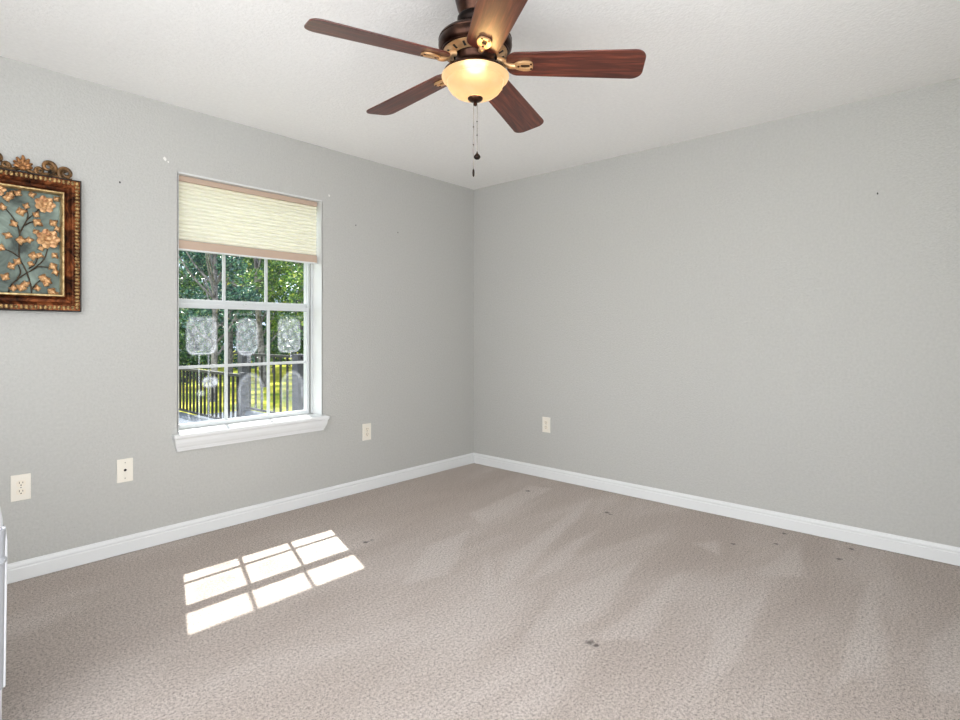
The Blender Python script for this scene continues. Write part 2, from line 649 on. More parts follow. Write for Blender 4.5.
# stool and apron
st = MB()
prof = [(-0.058, 0.600), (-0.060, 0.596), (-0.060, 0.586), (-0.056, 0.580), (-0.050, 0.577), (-0.048, 0.572), (-0.044, 0.556), (-0.036, 0.540), (-0.028, 0.530), (-0.026, 0.524), (-0.020, 0.522), (-0.018, 0.512), (0.0, 0.510)]
rings = []
for (y, z) in prof:
    y, z = y * 0.8, 0.596 - (0.600 - z) * 1.12
    e = (y + 0.048)
    rings.append([(OX0 - 0.036 + e * 0.75, 0.0, z), (OX0 - 0.036 + e * 0.75, y, z), (OX1 + 0.030 - e * 0.75, y, z), (OX1 + 0.030 - e * 0.75, 0.0, z)])
vs = [p for r in rings for p in r]
fs = [(0, 1, 2, 3)]
for i in range(len(rings) - 1):
    for k in range(4):
        k2 = (k + 1) % 4
        fs.append((i * 4 + k, (i + 1) * 4 + k, (i + 1) * 4 + k2, i * 4 + k2))
st.add(vs, fs)
st.box(OX0, OX1, -0.002, 0.20, 0.584, 0.5985)
struct(st.build('trim_2', M['white'], bevel=0.0015), 'white moulded window sill with apron under the window', 'window sill')

# ------------------------------------------------------------------ window
GX0, GX1 = -2.418, -1.584
MX = (-2.139, -1.862)
win = struct(MB().box(OX0, OX0 + 0.022, 0.112, 0.20, 0.600, OZ1).box(OX1 - 0.022, OX1, 0.112, 0.20, 0.600, OZ1)
             .box(OX0, OX1, 0.112, 0.20, 0.600, 0.606).box(OX0, OX1, 0.112, 0.20, OZ1 - 0.025, OZ1)
             .box(OX1 - 0.030, OX1 - 0.022, 0.128, 0.148, 0.6, OZ1).box(OX0 + 0.022, OX0 + 0.030, 0.128, 0.148, 0.6, OZ1)
             .build('window_1', M['vinyl'], bevel=0.002), 'white vinyl double-hung window with muntins', 'window')

MB().box(OX1 - 0.0255, OX1 - 0.0205, 0.1105, 0.1135, 0.606, OZ1 - 0.02).build('joint_strip', Mat('grey_joint_strip', (112, 114, 108), 0.7).m, win)  # thin grey strip along the joint of reveal and right frame


def rrect(x, z, cx, cz, hw, hh, r):
    qx, qz = abs(x - cx) - hw + r, abs(z - cz) - hh + r
    return math.hypot(max(qx, 0), max(qz, 0)) + min(max(qx, qz), 0) - r


def grime(x, z):
    g = 0.003
    for (cx, cz, hw, hh, r, edge, fill) in SMUDGES:
        d = rrect(x, z, cx, cz, hw, hh, r)
        e2 = 0.5 + 0.5 * clamp(0.5 - (z - cz) / (2 * hh))
        g = max(g, fill * (0.6 + 0.6 * abs(math.sin(x * 61 + z * 23) * math.sin(z * 47 - x * 35))) * clamp(-d / 0.012), e2 * edge * clamp(1 - abs(d + 0.010) / 0.012))
    for (cx, z0, z1) in DRIPS:
        if z0 < z < z1:
            g = max(g, 0.55 * clamp(1 - abs(x - cx) / 0.005))
    for (cx, cz, rad) in ARCS:                       # wiped arches on the lowest panes
        d = (math.hypot(x - cx, (z - cz) * 0.8) if z > cz else abs(x - cx)) - rad
        fade = clamp((z - 0.63) / 0.10)
        g = max(g, (0.10 + 0.24 * fade) * clamp(1 - abs(d + 0.012) / 0.018), 0.16 * clamp(-d / 0.02))
    if z < 0.68:
        g = max(g, 0.22 * clamp((0.68 - z) / 0.06))
    return g


SMUDGES = [(-2.285, 1.15, 0.090, 0.120, 0.05, 0.6, 0.36), (-2.004, 1.14, 0.074, 0.125, 0.07, 0.6, 0.34), (-1.712, 1.15, 0.085, 0.120, 0.045, 0.55, 0.36),
           (-2.235, 0.865, 0.052, 0.036, 0.035, 0.4, 0.55), (-2.29, 0.80, 0.03, 0.02, 0.02, 0.2, 0.3), (-2.004, 1.285, 0.08, 0.012, 0.01, 0.3, 0.2), (-1.70, 1.275, 0.09, 0.014, 0.01, 0.3, 0.2)]
DRIPS = [(-2.30, 0.62, 1.03), (-2.245, 0.62, 1.03), (-2.0, 0.97, 1.03), (-1.985, 0.97, 1.03), (-2.36, 0.62, 0.70), (-1.70, 0.98, 1.03), (-2.08, 0.62, 0.72), (-1.95, 0.62, 0.70)]
ARCS = [(-1.98, 0.80, 0.085), (-1.69, 0.80, 0.085)]


def pane(y, z0, z1, nx, nz, dirty, parent):
    vs, fs = [], []
    for j in range(nz + 1):
        for i in range(nx + 1):
            vs.append((GX0 - 0.008 + (GX1 - GX0 + 0.022) * i / nx, y, z0 - 0.008 + (z1 - z0 + 0.016) * j / nz))
    for j in range(nz):
        for i in range(nx):
            a = j * (nx + 1) + i
            fs.append((a, a + 1, a + nx + 2, a + nx + 1))
    mb = MB().add(vs, fs)
    o = mb.build('glass_pane', M['glass'], parent, fix=False)
    at = o.data.attributes.new('grime', 'FLOAT', 'POINT')
    for k, p in enumerate(vs):
        at.data[k].value = grime(p[0], p[2]) if dirty else 0.008
    return o


def sash(name, y0, y1, gz0, gz1, top, bot, muntins, parent, dirty):
    GX1 = -1.588 if dirty else -1.576
    f = MB()
    sl, sr = OX0 + 0.024, OX1 - 0.024
    f.box(sl, GX0, y0, y1, gz0 - bot, gz1 + top).box(GX1, sr, y0, y1, gz0 - bot, gz1 + top)
    f.box(GX0, GX1, y0, y1, gz0 - bot, gz0).box(GX0, GX1, y0, y1, gz1, gz1 + top)
    o = f.build(name, M['vinyl'], parent, bevel=0.002)
    ym = (y0 + y1) / 2
    mm = MB()
    for x in MX:
        mm.box(x - 0.0085, x + 0.0085, ym - 0.006, ym + 0.006, gz0 - 0.004, gz1 + 0.004)
    for z in muntins:
        mm.box(GX0 - 0.004, GX1 + 0.004, ym - 0.0057, ym + 0.0057, z - 0.0085, z + 0.0085)
    mm.build('muntin_grid', M['vinyl'], o)
    pane(ym, gz0, gz1, 150 if dirty else 2, 130 if dirty else 2, dirty, o)
    return o


ls = sash('lower_sash', 0.118, 0.148, 0.628, 1.312, 0.026, 0.024, (0.961,), win, True)
us = sash('upper_sash', 0.150, 0.180, 1.366, 2.020, 0.024, 0.050, (1.715,), win, False)
# sash lock on the meeting rail
MB().box(-2.03, -1.97, 0.121, 0.146, 1.337, 1.343).box(-2.012, -1.988, 0.126, 0.142, 1.343, 1.351).build('sash_lock', M['vinyl'], ls, bevel=0.001)

# ------------------------------------------------------------------ cellular shade
bl = thing('cellular_shade', 'cream pleated cellular shade pulled down over the top of the window', 'window blind', (-2.004, 0.045, OZ1 - 0.002))
bx0, bx1 = OX0 + 0.008 + 2.004, OX1 - 0.016 + 2.004
def bz(z):
    return z - (OZ1 - 0.002)
MB().box(bx0, bx1, -0.012, 0.030, bz(2.033), -0.001).build('head_rail', M['shade_rail'], bl, bevel=0.002)
cells = 15
zt, zb = 2.034, 1.700
fab = MB()
pts = []
per = 10
for i in range(cells * per + 1):
    t = i / per
    ph = t % 1.0
    # rounded cell bulging into the room, pinched seam between cells
    pts.append((-0.002 - 0.011 * math.sin(PI * ph) ** 0.7, zt - (zt - zb) * i / (cells * per)))
n = len(pts)
fab.add([(bx0 + 0.001, 0.008 + y, bz(z)) for y, z in pts] + [(bx1 - 0.001, 0.008 + y, bz(z)) for y, z in pts],
        [(i, i + 1, n + i + 1, n + i) for i in range(n - 1)])
fab.build('pleated_fabric', M['shade'], bl, smooth=True)
MB().box(bx0, bx1, -0.010, 0.026, bz(1.645), bz(1.696)).build('bottom_rail', M['shade_rail'], bl, bevel=0.003)
MB().box(bx0, bx1, -0.0115, 0.027, bz(1.640), bz(1.6465)).build('rail_edge', M['white'], bl)

# ------------------------------------------------------------------ wall plates
def plate_base(t):
    w, h = 0.0375, 0.061
    MB().box(-w, w, -0.006, 0.0005, -h, h).build('cover_plate', M['ivory'], t, bevel=0.0022)


def screw(t, z):
    s = MB().lathe([(0.0032, 0), (0.0032, 0.0008), (0.0024, 0.0014)], 12)
    s.xf(Matrix.Translation((0, -0.0058, z)) @ Matrix.Rotation(PI / 2, 4, 'X'))
    s.build('screw', M['steel'], t)


def duplex(label, loc, rz=0):
    t = thing('wall_outlet', label, 'electrical outlet', loc, (0, 0, rz), 'ivory duplex outlets on the walls')
    plate_base(t)
    for s in (-1, 1):
        cz = s * 0.0195
        oc = [(max(-0.0172, min(0.0172, 0.0175 * math.cos(a) * 1.05)), cz + max(-0.0145, min(0.0145, 0.0175 * math.sin(a)))) for a in [k * 2 * PI / 28 for k in range(28)]]
        r = MB().prism(oc, -0.0085, -0.005, 'y').build('receptacle', M['ivory_dark'], t)
        MB().box(-0.0075, -0.0052, -0.0089, -0.0082, cz - 0.001, cz + 0.0085).build('slot', M['black'], r)
        MB().box(0.0052, 0.0075, -0.0089, -0.0082, cz, cz + 0.0075).build('slot', M['black'], r)
        g = MB().lathe([(0.0028, 0), (0.0028, 0.0007)], 10).xf(Matrix.Translation((0, -0.0082, cz - 0.0075)) @ Matrix.Rotation(PI / 2, 4, 'X'))
        g.build('ground_hole', M['black'], r)
    screw(t, 0)
    return t


duplex('ivory duplex outlet low on the wall left of the cable jack plate', (-3.157, 0, 0.439))
duplex('ivory duplex outlet right of the window near the corner', (-1.169, 0, 0.435))
duplex('ivory duplex outlet on the bare right wall', (0, -0.789, 0.429), -PI / 2)
cx = thing('cable_jack_plate', 'ivory cable jack plate with one dark centre hole, left of the window sill', 'wall plate', (-2.728, 0, 0.440))
plate_base(cx)
screw(cx, 0.041)
screw(cx, -0.041)
j = MB().lathe([(0.0068, 0), (0.0068, 0.002), (0.0050, 0.004)], 14).xf(Matrix.Translation((0, -0.0055, 0.002)) @ Matrix.Rotation(PI / 2, 4, 'X'))
j.build('coaxial_jack', M['black'], cx)

# ------------------------------------------------------------------ framed wall plaque
PX, PZ0, PZ1, PW = -3.152, 1.269, 1.918, 0.2245
pq = thing('framed_wall_plaque', 'copper framed wall plaque with gilded metal flowers and a scrolled crest, left of the window', 'wall plaque', (PX, 0, PZ0))
PH = PZ1 - PZ0


def mitred(prof, mat, name, inset=0.0, parent=pq):
    """closed profile (w inward from the outer edge, h out from the wall) swept round the rectangle"""
    mb = MB()
    n = len(prof)
    vs = []
    for (sx, sz) in ((-1, 0), (1, 0), (1, 1), (-1, 1)):
        for (w, h) in prof:
            w += inset
            vs.append((sx * (PW - w), -h * 1.6, w if sz == 0 else PH - w))
    fs = []
    for c in range(4):
        c2 = (c + 1) % 4
        for i in range(n):
            i2 = (i + 1) % n
            fs.append((c * n + i, c * n + i2, c2 * n + i2, c2 * n + i))
    return mb.add(vs, fs).build(name, mat, parent)


mitred([(0, -0.001), (0, 0.024), (0.003, 0.027), (0.006, 0.026), (0.006, -0.001)], M['dark_edge'], 'outer_edge')
fr = mitred([(0.005, -0.001), (0.005, 0.024), (0.030, 0.026), (0.033, 0.024), (0.038, 0.022), (0.046, 0.017), (0.058, 0.019), (0.068, 0.027), (0.073, 0.030), (0.073, -0.001)], M['copper'], 'frame')
mitred([(0.071, 0.0), (0.071, 0.031), (0.074, 0.034), (0.079, 0.034), (0.082, 0.030), (0.082, 0.0)], M['bead_gold'], 'inner_bead')
# carved band of little eggs all round
eb = MB()
def egg(x, z, horiz):
    n = 8
    o = len(eb.v)
    eb.ball((0, 0, 0), 1.0, 6)
    sx, sz = (0.0078, 0.0105) if horiz else (0.0105, 0.0078)
    for i in range(o, len(eb.v)):
        p = eb.v[i]
        eb.v[i] = (x + p[0] * sx, -0.0405 + p[1] * 0.007, z + p[2] * sz)
nx = 24
for i in range(nx):
    x = -PW + 0.0185 + (2 * PW - 0.037) * i / (nx - 1)
    egg(x, 0.0185, True)
    egg(x, PH - 0.0185, True)
nz = 36
for i in range(1, nz - 1):
    z = 0.0185 + (PH - 0.037) * i / (nz - 1)
    egg(-PW + 0.0185, z, False)
    egg(PW - 0.0185, z, False)
eb.build('carved_band', M['carved_gold'], pq, smooth=True)
# beaten metal panel
random.seed(3)
pn = MB()
gx, gz = 24, 34
for jj in range(gz + 1):
    for i in range(gx + 1):
        x = -PW + 0.072 + (2 * PW - 0.144) * i / gx
        z = 0.072 + (PH - 0.144) * jj / gz
        pn.v.append((x, -0.005 - 0.002 * math.sin(x * 40 + 1) * math.sin(z * 31) - random.uniform(0, 0.0006), z))
for jj in range(gz):
    for i in range(gx):
        a = jj * (gx + 1) + i
        pn.f.append((a, a + 1, a + gx + 2, a + gx + 1))
pn.build('metal_panel', M['sage_panel'], pq, smooth=True, fix=False)


def pxz(dx, dz):
    return (dx, -0.016, dz)


def bez(pts, n=14):
    """Catmull-Rom through points"""
    P = [Vector(p) for p in pts]
    P = [P[0] * 2 - P[1]] + P + [P[-1] * 2 - P[-2]]
    out = []
    for i in range(1, len(P) - 2):
        for k in range(n):
            t = k / n
            a, b, c, d = P[i - 1], P[i], P[i + 1], P[i + 2]
            out.append(0.5 * ((2 * b) + (c - a) * t + (2 * a - 5 * b + 4 * c - d) * t * t + (3 * b - a - 3 * c + d) * t ** 3))
    out.append(P[-2])
    return out


# positions inside the plaque, metres from its bottom centre (right half, then the mirrored left half)
STEMS = [
    [(0.033, 0.078), (0.030, 0.12), (0.012, 0.19), (-0.010, 0.245), (-0.012, 0.30), (-0.010, 0.36), (0.012, 0.42), (0.040, 0.46), (0.072, 0.50)],
    [(-0.052, 0.078), (-0.040, 0.12), (0.0, 0.165), (0.040, 0.20), (0.078, 0.245), (0.092, 0.29), (0.095, 0.325)],
    [(-0.010, 0.36), (-0.020, 0.40), (-0.040, 0.44), (-0.062, 0.47)],
    [(-0.006, 0.375), (0.012, 0.42), (0.020, 0.455), (0.012, 0.49)],
    [(0.006, 0.40), (0.030, 0.42), (0.060, 0.428)],
    [(-0.012, 0.25), (-0.040, 0.272), (-0.075, 0.285)],
    [(0.030, 0.19), (0.060, 0.212), (0.105, 0.212)],
    [(0.022, 0.20), (0.045, 0.222), (0.056, 0.255)],
    [(-0.020, 0.15), (-0.008, 0.18), (-0.016, 0.215)],
    [(0.033, 0.10), (0.050, 0.13), (0.075, 0.155)],
]
LEAVES = [(0.048, 0.455, 60, 0.75), (0.066, 0.30, 20, 0.7), (0.118, 0.275, -40, 0.75), (-0.03, 0.40, 120, 0.8), (0.026, 0.225, -20, 0.65), (0.055, 0.105, 100, 0.7), (-0.035, 0.10, 90, 0.75), (0.118, 0.335, -20, 0.7), (-0.05, 0.345, 160, 0.8), (0.045, 0.375, 30, 0.65), (-0.02, 0.545, 60, 0.8), (0.03, 0.55, 20, 0.75), (0.125, 0.545, 40, 0.7),
          (-0.012, 0.462, 20, 1.0), (0.012, 0.490, 70, 0.7), (0.050, 0.425, -30, 0.95), (0.112, 0.425, 40, 0.9), (0.130, 0.405, -60, 0.7),
          (-0.012, 0.330, 0, 1.0), (0.020, 0.334, 10, 0.75), (0.034, 0.262, 0, 1.0), (0.060, 0.268, -20, 0.7), (-0.045, 0.205, 30, 0.85), (-0.022, 0.226, 60, 0.8),
          (0.112, 0.222, -55, 0.95), (0.124, 0.195, -70, 0.75), (0.072, 0.160, -10, 1.0), (0.090, 0.150, -35, 0.8), (-0.006, 0.105, 70, 1.0), (0.008, 0.125, 30, 0.75),
          (0.106, 0.098, -30, 1.0), (0.122, 0.085, -45, 0.8), (0.086, 0.128, 60, 0.7), (-0.072, 0.470, 100, 0.8), (-0.060, 0.520, 10, 0.9), (-0.046, 0.535, 70, 0.75),
          (-0.078, 0.285, 150, 0.95), (-0.066, 0.150, 60, 0.9), (-0.10, 0.110, 120, 0.9), (-0.105, 0.215, 160, 0.9), (-0.118, 0.345, 150, 0.95), (-0.11, 0.42, 120, 0.9), (-0.125, 0.50, 100, 0.9)]
FLOWERS = [(0.082, 0.512, 1.0), (0.094, 0.348, 1.15), (-0.095, 0.555, 0.85), (-0.10, 0.39, 0.0)]


def leaf_mesh():
    """cupped three-lobed metal leaf, about 4 cm long, along +x, facing -y"""
    mb = MB()
    for (ang, L, W) in ((0, 0.036, 0.0085), (68, 0.029, 0.0078), (-68, 0.029, 0.0078)):
        nu, nv = 8, 6
        vs, fs = [], []
        for i in range(nu + 1):
            t = i / nu
            wd = W * math.sin(PI * min(1, t * 0.92 + 0.08)) ** 0.75
            for k in range(nv + 1):
                s = k / nv * 2 - 1
                x = t * L - 0.010
                z = s * wd
                y = -0.004 - 0.008 * math.sin(PI * t) + 0.006 * s * s + 0.006 * t * t
                a = math.radians(ang)
                vs.append((x * math.cos(a) - z * math.sin(a), y, x * math.sin(a) + z * math.cos(a)))
        for i in range(nu):
            for k in range(nv):
                q = i * (nv + 1) + k
                fs.append((q, q + 1, q + nv + 2, q + nv + 1))
        mb.add(vs, fs)
    mb.ball((-0.005, -0.008, 0), 0.0062, 8, (1.2, 0.8, 0.9))
    return mb


def flower_mesh():
    mb = MB()
    random.seed(9)
    for ring, (np_, R, tilt, W) in enumerate(((7, 0.030, 0.35, 0.012), (6, 0.021, 0.8, 0.010), (4, 0.012, 1.2, 0.007))):
        for p in range(np_):
            a = 2 * PI * p / np_ + ring * 0.4
            nu, nv = 5, 4
            vs, fs = [], []
            for i in range(nu + 1):
                t = i / nu
                wd = W * math.sin(PI * (0.15 + 0.75 * t)) ** 0.8
                for k in range(nv + 1):
                    s = k / nv * 2 - 1
                    rr = t * R * math.cos(tilt * 0.7)
                    y = -0.004 - ring * 0.003 - t * R * math.sin(tilt * 0.7) + 0.004 * s * s
                    vs.append((rr * math.cos(a) - s * wd * math.sin(a), y, rr * math.sin(a) + s * wd * math.cos(a)))
            for i in range(nu):
                for k in range(nv):
                    q = i * (nv + 1) + k
                    fs.append((q, q + 1, q + nv + 2, q + nv + 1))
            mb.add(vs, fs)
    mb.ball((0, -0.016, 0), 0.008, 8, (1, 0.8, 1))
    return mb


for s in STEMS:
    p = bez([(a, -0.013 - 0.003 * math.sin(i * 1.3), b) for i, (a, b) in enumerate(s)])
    MB().tube(p, [0.0032 - 0.0012 * i / len(p) for i in range(len(p))], 8).build('stem', M['stem'], pq, smooth=True)
leaf0 = leaf_mesh().build('leaf', M['copper_leaf'], pq, smooth=True, fix=False)
for i, (a, b, rot, sc) in enumerate(LEAVES):
    o = leaf0 if i == 0 else leaf0.copy()
    if i:
        COL.objects.link(o)
    o.location = (a, -0.016, b)
    o.rotation_euler = (0, -math.radians(rot), 0)
    o.scale = (sc * 1.32, sc * 1.4, sc * 1.32)
fl0 = flower_mesh().build('flower', M['copper_leaf'], pq, smooth=True, fix=False)
first = True
for (a, b, sc) in FLOWERS:
    if sc == 0:
        continue
    o = fl0 if first else fl0.copy()
    if not first:
        COL.objects.link(o)
    first = False
    o.location = (a, -0.016, b)
    o.scale = (sc * 1.4, sc * 1.2, sc * 1.4)


# crest of scrolls
def scroll(x0, z0, dirx, size, turns=1.6):
    pts, rr = [], []
    n = 44
    for i in range(n + 1):
        t = i / n
        r = size * (1 - 0.80 * t)
        a = PI * 1.5 + turns * 2 * PI * t
        pts.append((x0 + dirx * r * math.cos(a), -0.014 - 0.004 * t, z0 + r * math.sin(a)))
        rr.append(0.0105 * (1 - 0.45 * t) * (size / 0.028) ** 0.5)
    return pts, rr


cr = MB()
for sgn in (-1, 1):
    for (dx, dz, size, d) in ((0.165, PH + 0.030, 0.031, -1), (0.098, PH + 0.048, 0.030, 1), (0.062, PH + 0.022, 0.017, -1)):
        p, r = scroll(sgn * dx, dz, sgn * d, size)
        cr.tube(p, r, 8)
    cr.tube(bez([(sgn * 0.012, -0.013, PH + 0.018), (sgn * 0.05, -0.013, PH + 0.006), (sgn * 0.10, -0.013, PH + 0.012), (sgn * 0.145, -0.013, PH + 0.004), (sgn * 0.190, -0.013, PH + 0.002)]), 0.008, 8)
cr.build('crest_scrolls', M['crest'], pq, smooth=True)
sh = MB()
for k in range(7):
    a = math.radians(90 + (k - 3) * 27)
    L = 0.056 - 0.007 * abs(k - 3)
    pts = [(L * t * math.cos(a), -0.014 - 0.010 * math.sin(PI * t * 0.8), PH + 0.022 + L * t * math.sin(a)) for t in [i / 8 for i in range(9)]]
    sh.tube(pts, [0.003 + 0.0065 * math.sin(PI * (0.1 + 0.8 * i / 8)) for i in range(9)], 8)
sh.ball((0, -0.018, PH + 0.020), 0.014, 8)
sh.build('crest_shell', M['shell'], pq, smooth=True)

# ------------------------------------------------------------------ ceiling fan
FX, FY = -2.1433, -1.968
fan = thing('ceiling_fan', 'bronze ceiling fan with five mahogany blades and a lit amber glass bowl', 'ceiling fan', (FX, FY, H))
def fz(prof):
    return [(r, z - H) for r, z in prof]
MB().lathe(fz([(0.078, 2.441), (0.078, 2.425), (0.074, 2.395), (0.066, 2.365), (0.058, 2.345), (0.050, 2.335)]), 40).build('canopy', M['bronze'], fan, smooth=True)
MB().lathe(fz([(0.048, 2.340), (0.060, 2.338), (0.067, 2.330), (0.068, 2.318), (0.064, 2.306), (0.058, 2.300), (0.056, 2.26)]), 40).build('neck_collar', M['dark_bronze'], fan, smooth=True)
motor = MB().lathe(fz([(0.050, 2.278), (0.080, 2.276), (0.108, 2.270), (0.126, 2.262), (0.134, 2.254), (0.1365, 2.247), (0.1345, 2.244), (0.136, 2.240), (0.137, 2.228), (0.134, 2.217), (0.128, 2.210),
                       (0.124, 2.209), (0.1245, 2.204), (0.120, 2.202), (0.118, 2.203)]), 56).build('motor_housing', M['bronze'], fan, smooth=True)
vb = MB().lathe(fz([(0.119, 2.206), (0.1185, 2.201), (0.115, 2.199), (0.1135, 2.201), (0.112, 2.200), (0.094, 2.192), (0.084, 2.189), (0.081, 2.187), (0.080, 2.189)]), 56, caps=False).build('vent_ring', M['antique_gold'], motor, smooth=True)
for k in range(15):                       # cooling slots in the ring
    a = 2 * PI * (k + 0.3) / 15
    s = MB().box(0.089, 0.108, -0.0042, 0.0042, -0.0012, 0.0012)
    s.xf(Matrix.Rotation(a, 4, 'Z') @ Matrix.Translation((0, 0, 2.1938 - H)) @ Matrix.Translation((0.0985, 0, 0)) @ Matrix.Rotation(math.radians(-23), 4, 'Y') @ Matrix.Translation((-0.0985, 0, 0)))
    s.build('vent_slot', M['black'], vb)
MB().lathe(fz([(0.082, 2.196), (0.074, 2.194), (0.072, 2.172), (0.060, 2.160), (0.058, 2.136)]), 40).build('switch_housing', M['bronze'], fan, smooth=True)
MB().lathe(fz([(0.056, 2.142), (0.096, 2.139), (0.116, 2.133), (0.1185, 2.127), (0.115, 2.1225), (0.05, 2.1225)]), 48).build('light_fitter', M['bronze'], fan, smooth=True)
bowl = MB().lathe(fz([(r_ * 0.968, 2.035 + (z_ - 2.035) * 0.86) for r_, z_ in [(0.115, 2.1365), (0.124, 2.136), (0.1285, 2.131), (0.1285, 2.124), (0.125, 2.115), (0.1175, 2.109), (0.1095, 2.107), (0.1085, 2.102), (0.1085, 2.095), (0.1035, 2.081), (0.094, 2.066), (0.080, 2.053), (0.060, 2.043), (0.036, 2.037), (0.012, 2.035)]]), 56).build('light_bowl', M['lamp'], fan, smooth=True)
bulb = bpy.data.lights.new('bulb', 'POINT')
bulb.energy = 3.1
bulb.color = (1.0, 0.72, 0.40)
bulb.shadow_soft_size = 0.045
bulb_o = bpy.data.objects.new('bulb', bulb)
COL.objects.link(bulb_o)
bulb_o.parent = fan
bulb_o.location = (0, 0, 2.085 - H)
MB().lathe(fz([(0.010, 2.040), (0.026, 2.039), (0.0285, 2.035), (0.027, 2.030), (0.020, 2.025), (0.012, 2.022), (0.006, 2.021), (0.0075, 2.016), (0.0075, 2.011), (0.004, 2.007)]), 28).build('finial', M['bronze'], bowl, smooth=True)


def blade_outline():
    r0, r1 = 0.116, 0.610
    pts = []
    def arc(cx_, cy_, r, a0, a1, n=7):
        for i in range(n + 1):
            a = math.radians(a0 + (a1 - a0) * i / n)
            pts.append((cx_ + r * math.cos(a), cy_ + r * math.sin(a)))
    arc(r1 - 0.040, 0.0735 - 0.040, 0.040, 0, 90)
    arc(r0 + 0.04, 0.060 - 0.040, 0.040, 90, 180)
    arc(r0 + 0.04, -0.060 + 0.040, 0.040, 180, 270)
    arc(r1 - 0.040, -0.0735 + 0.040, 0.040, 270, 360)
    return pts


PITCH = math.radians(-13)
BZ = 2.163 - H
blade0 = MB().prism(blade_outline(), -0.003, 0.003).build('blade', M['mahogany'], fan, bevel=0.0018)
# iron under the blade: arm, plate with an oblong hole, screws
ir = MB()
def ring_plate(mb, outer, inner, z0, z1):
    n = len(outer)
    vs = [(x, y, z0) for x, y in outer] + [(x, y, z0) for x, y in inner] + [(x, y, z1) for x, y in outer] + [(x, y, z1) for x, y in inner]
    fs = []
    for i in range(n):
        k = (i + 1) % n
        fs += [(i, k, n + k, n + i), (2 * n + i, 3 * n + i, 3 * n + k, 2 * n + k), (i, 2 * n + i, 2 * n + k, k), (n + i, n + k, 3 * n + k, 3 * n + i)]
    mb.add(vs, fs)
def oval(cx_, a, b, p, n=32):
    out = []
    for i in range(n):
        t = 2 * PI * i / n
        c, s = math.cos(t), math.sin(t)
        out.append((cx_ + a * math.copysign(abs(c) ** p, c), b * math.copysign(abs(s) ** p, s)))
    return out
outer = oval(0.178, 0.036, 0.025, 0.6)
outer = [(x, y * (0.62 + 0.38 * clamp((x - 0.142) / 0.035))) for x, y in outer]
ring_plate(ir, outer, oval(0.186, 0.017, 0.0082, 0.4), -0.011, -0.004)
ir.tube(bez([(0.150, 0, -0.008), (0.135, 0, -0.008), (0.118, 0, -0.002), (0.102, 0, 0.014), (0.082, 0, 0.020)]), [0.011] * 57, 10)
for i in range(len(ir.v)):
    x, y, z = ir.v[i]
irn = ir.build('blade_bracket', M['antique_gold'], blade0, smooth=True, bevel=0.0012)
MB().box(0.170, 0.202, -0.0080, 0.0082, -0.0055, -0.0035).build('bracket_inset', M['dark_bronze'], irn)
for (x, y) in ((0.161, 0.0), (0.207, 0.012), (0.207, -0.012)):
    MB().lathe([(0.0042, -0.0105), (0.004, -0.0125), (0.002, -0.0135)], 10, (x, y, 0)).build('screw', M['bronze'], irn, smooth=True)
TILT = Matrix.Identity(4)
for k in range(5):
    b = blade0 if k == 0 else copy_tree(blade0, fan)
    a = math.radians(16.62 + 72 * k)
    mat = Matrix.Translation((0, 0, BZ)) @ Matrix.Rotation(0.0248, 4, Vector((0.0071, 0.0238, 0))) @ Matrix.Rotation(a, 4, 'Z') @ Matrix.Rotation(0.0439, 4, 'Y') @ Matrix.Rotation(PITCH, 4, 'X')
    b.matrix_local = mat


def chain(x, y, z0, z1, fob):
    pr = []
    n = int((z0 - z1) / 0.0045)
    for i in range(n):
        z = z0 - (z0 - z1) * i / n
        pr += [(0.0017, z), (0.0009, z - (z0 - z1) / n * 0.6)]
    pr.append((0.0012, z1))
    c = MB().lathe(fz(pr), 6, (x, y, 0)).build('pull_chain', M['chain'], fan)
    for zz in (0.35, 0.62):
        MB().ball((x, y, z0 - (z0 - z1) * zz - H), 0.0028, 6).build('chain_connector', M['dark_bronze'], c, smooth=True)
    if fob == 'ball':
        MB().lathe(fz([(0.002, z1 + 0.010), (0.0028, z1 + 0.004), (0.008, z1 - 0.001), (0.0125, z1 - 0.007), (0.0125, z1 - 0.012), (0.008, z1 - 0.018), (0.002, z1 - 0.020)]), 16, (x, y, 0)).build('chain_knob', M['dark_bronze'], c, smooth=True)
    else:
        MB().lathe(fz([(0.0015, z1 + 0.004), (0.0038, z1 - 0.001), (0.0045, z1 - 0.010), (0.0035, z1 - 0.022), (0.0015, z1 - 0.026)]), 12, (x, y, 0)).build('chain_pendant', M['dark_bronze'], c, smooth=True)


chain(-0.0045, 0.005, 2.015, 1.770, 'pendant')
chain(0.0045, -0.005, 2.015, 1.828, 'ball')

# ------------------------------------------------------------------ plastic bin by the camera
def rloft(rings, n=6):
    """rings: (half x, half y, corner radius, z)"""
    mb = MB()
    vs, fs = [], []
    m = 4 * (n + 1)
    for (hx, hy, r, z) in rings:
        for q, (sx, sy) in enumerate(((1, 1), (-1, 1), (-1, -1), (1, -1))):
            for i in range(n + 1):
                a = PI / 2 * (q + i / n)
                vs.append((sx * (hx - r) + r * math.cos(a), sy * (hy - r) + r * math.sin(a), z))
    for k in range(len(rings) - 1):
        for i in range(m):
            i2 = (i + 1) % m
            fs.append((k * m + i, k * m + i2, (k + 1) * m + i2, (k + 1) * m + i))
    fs.append(tuple(range(m))[::-1])
    fs.append(tuple((len(rings) - 1) * m + i for i in range(m)))
    return mb.add(vs, fs)


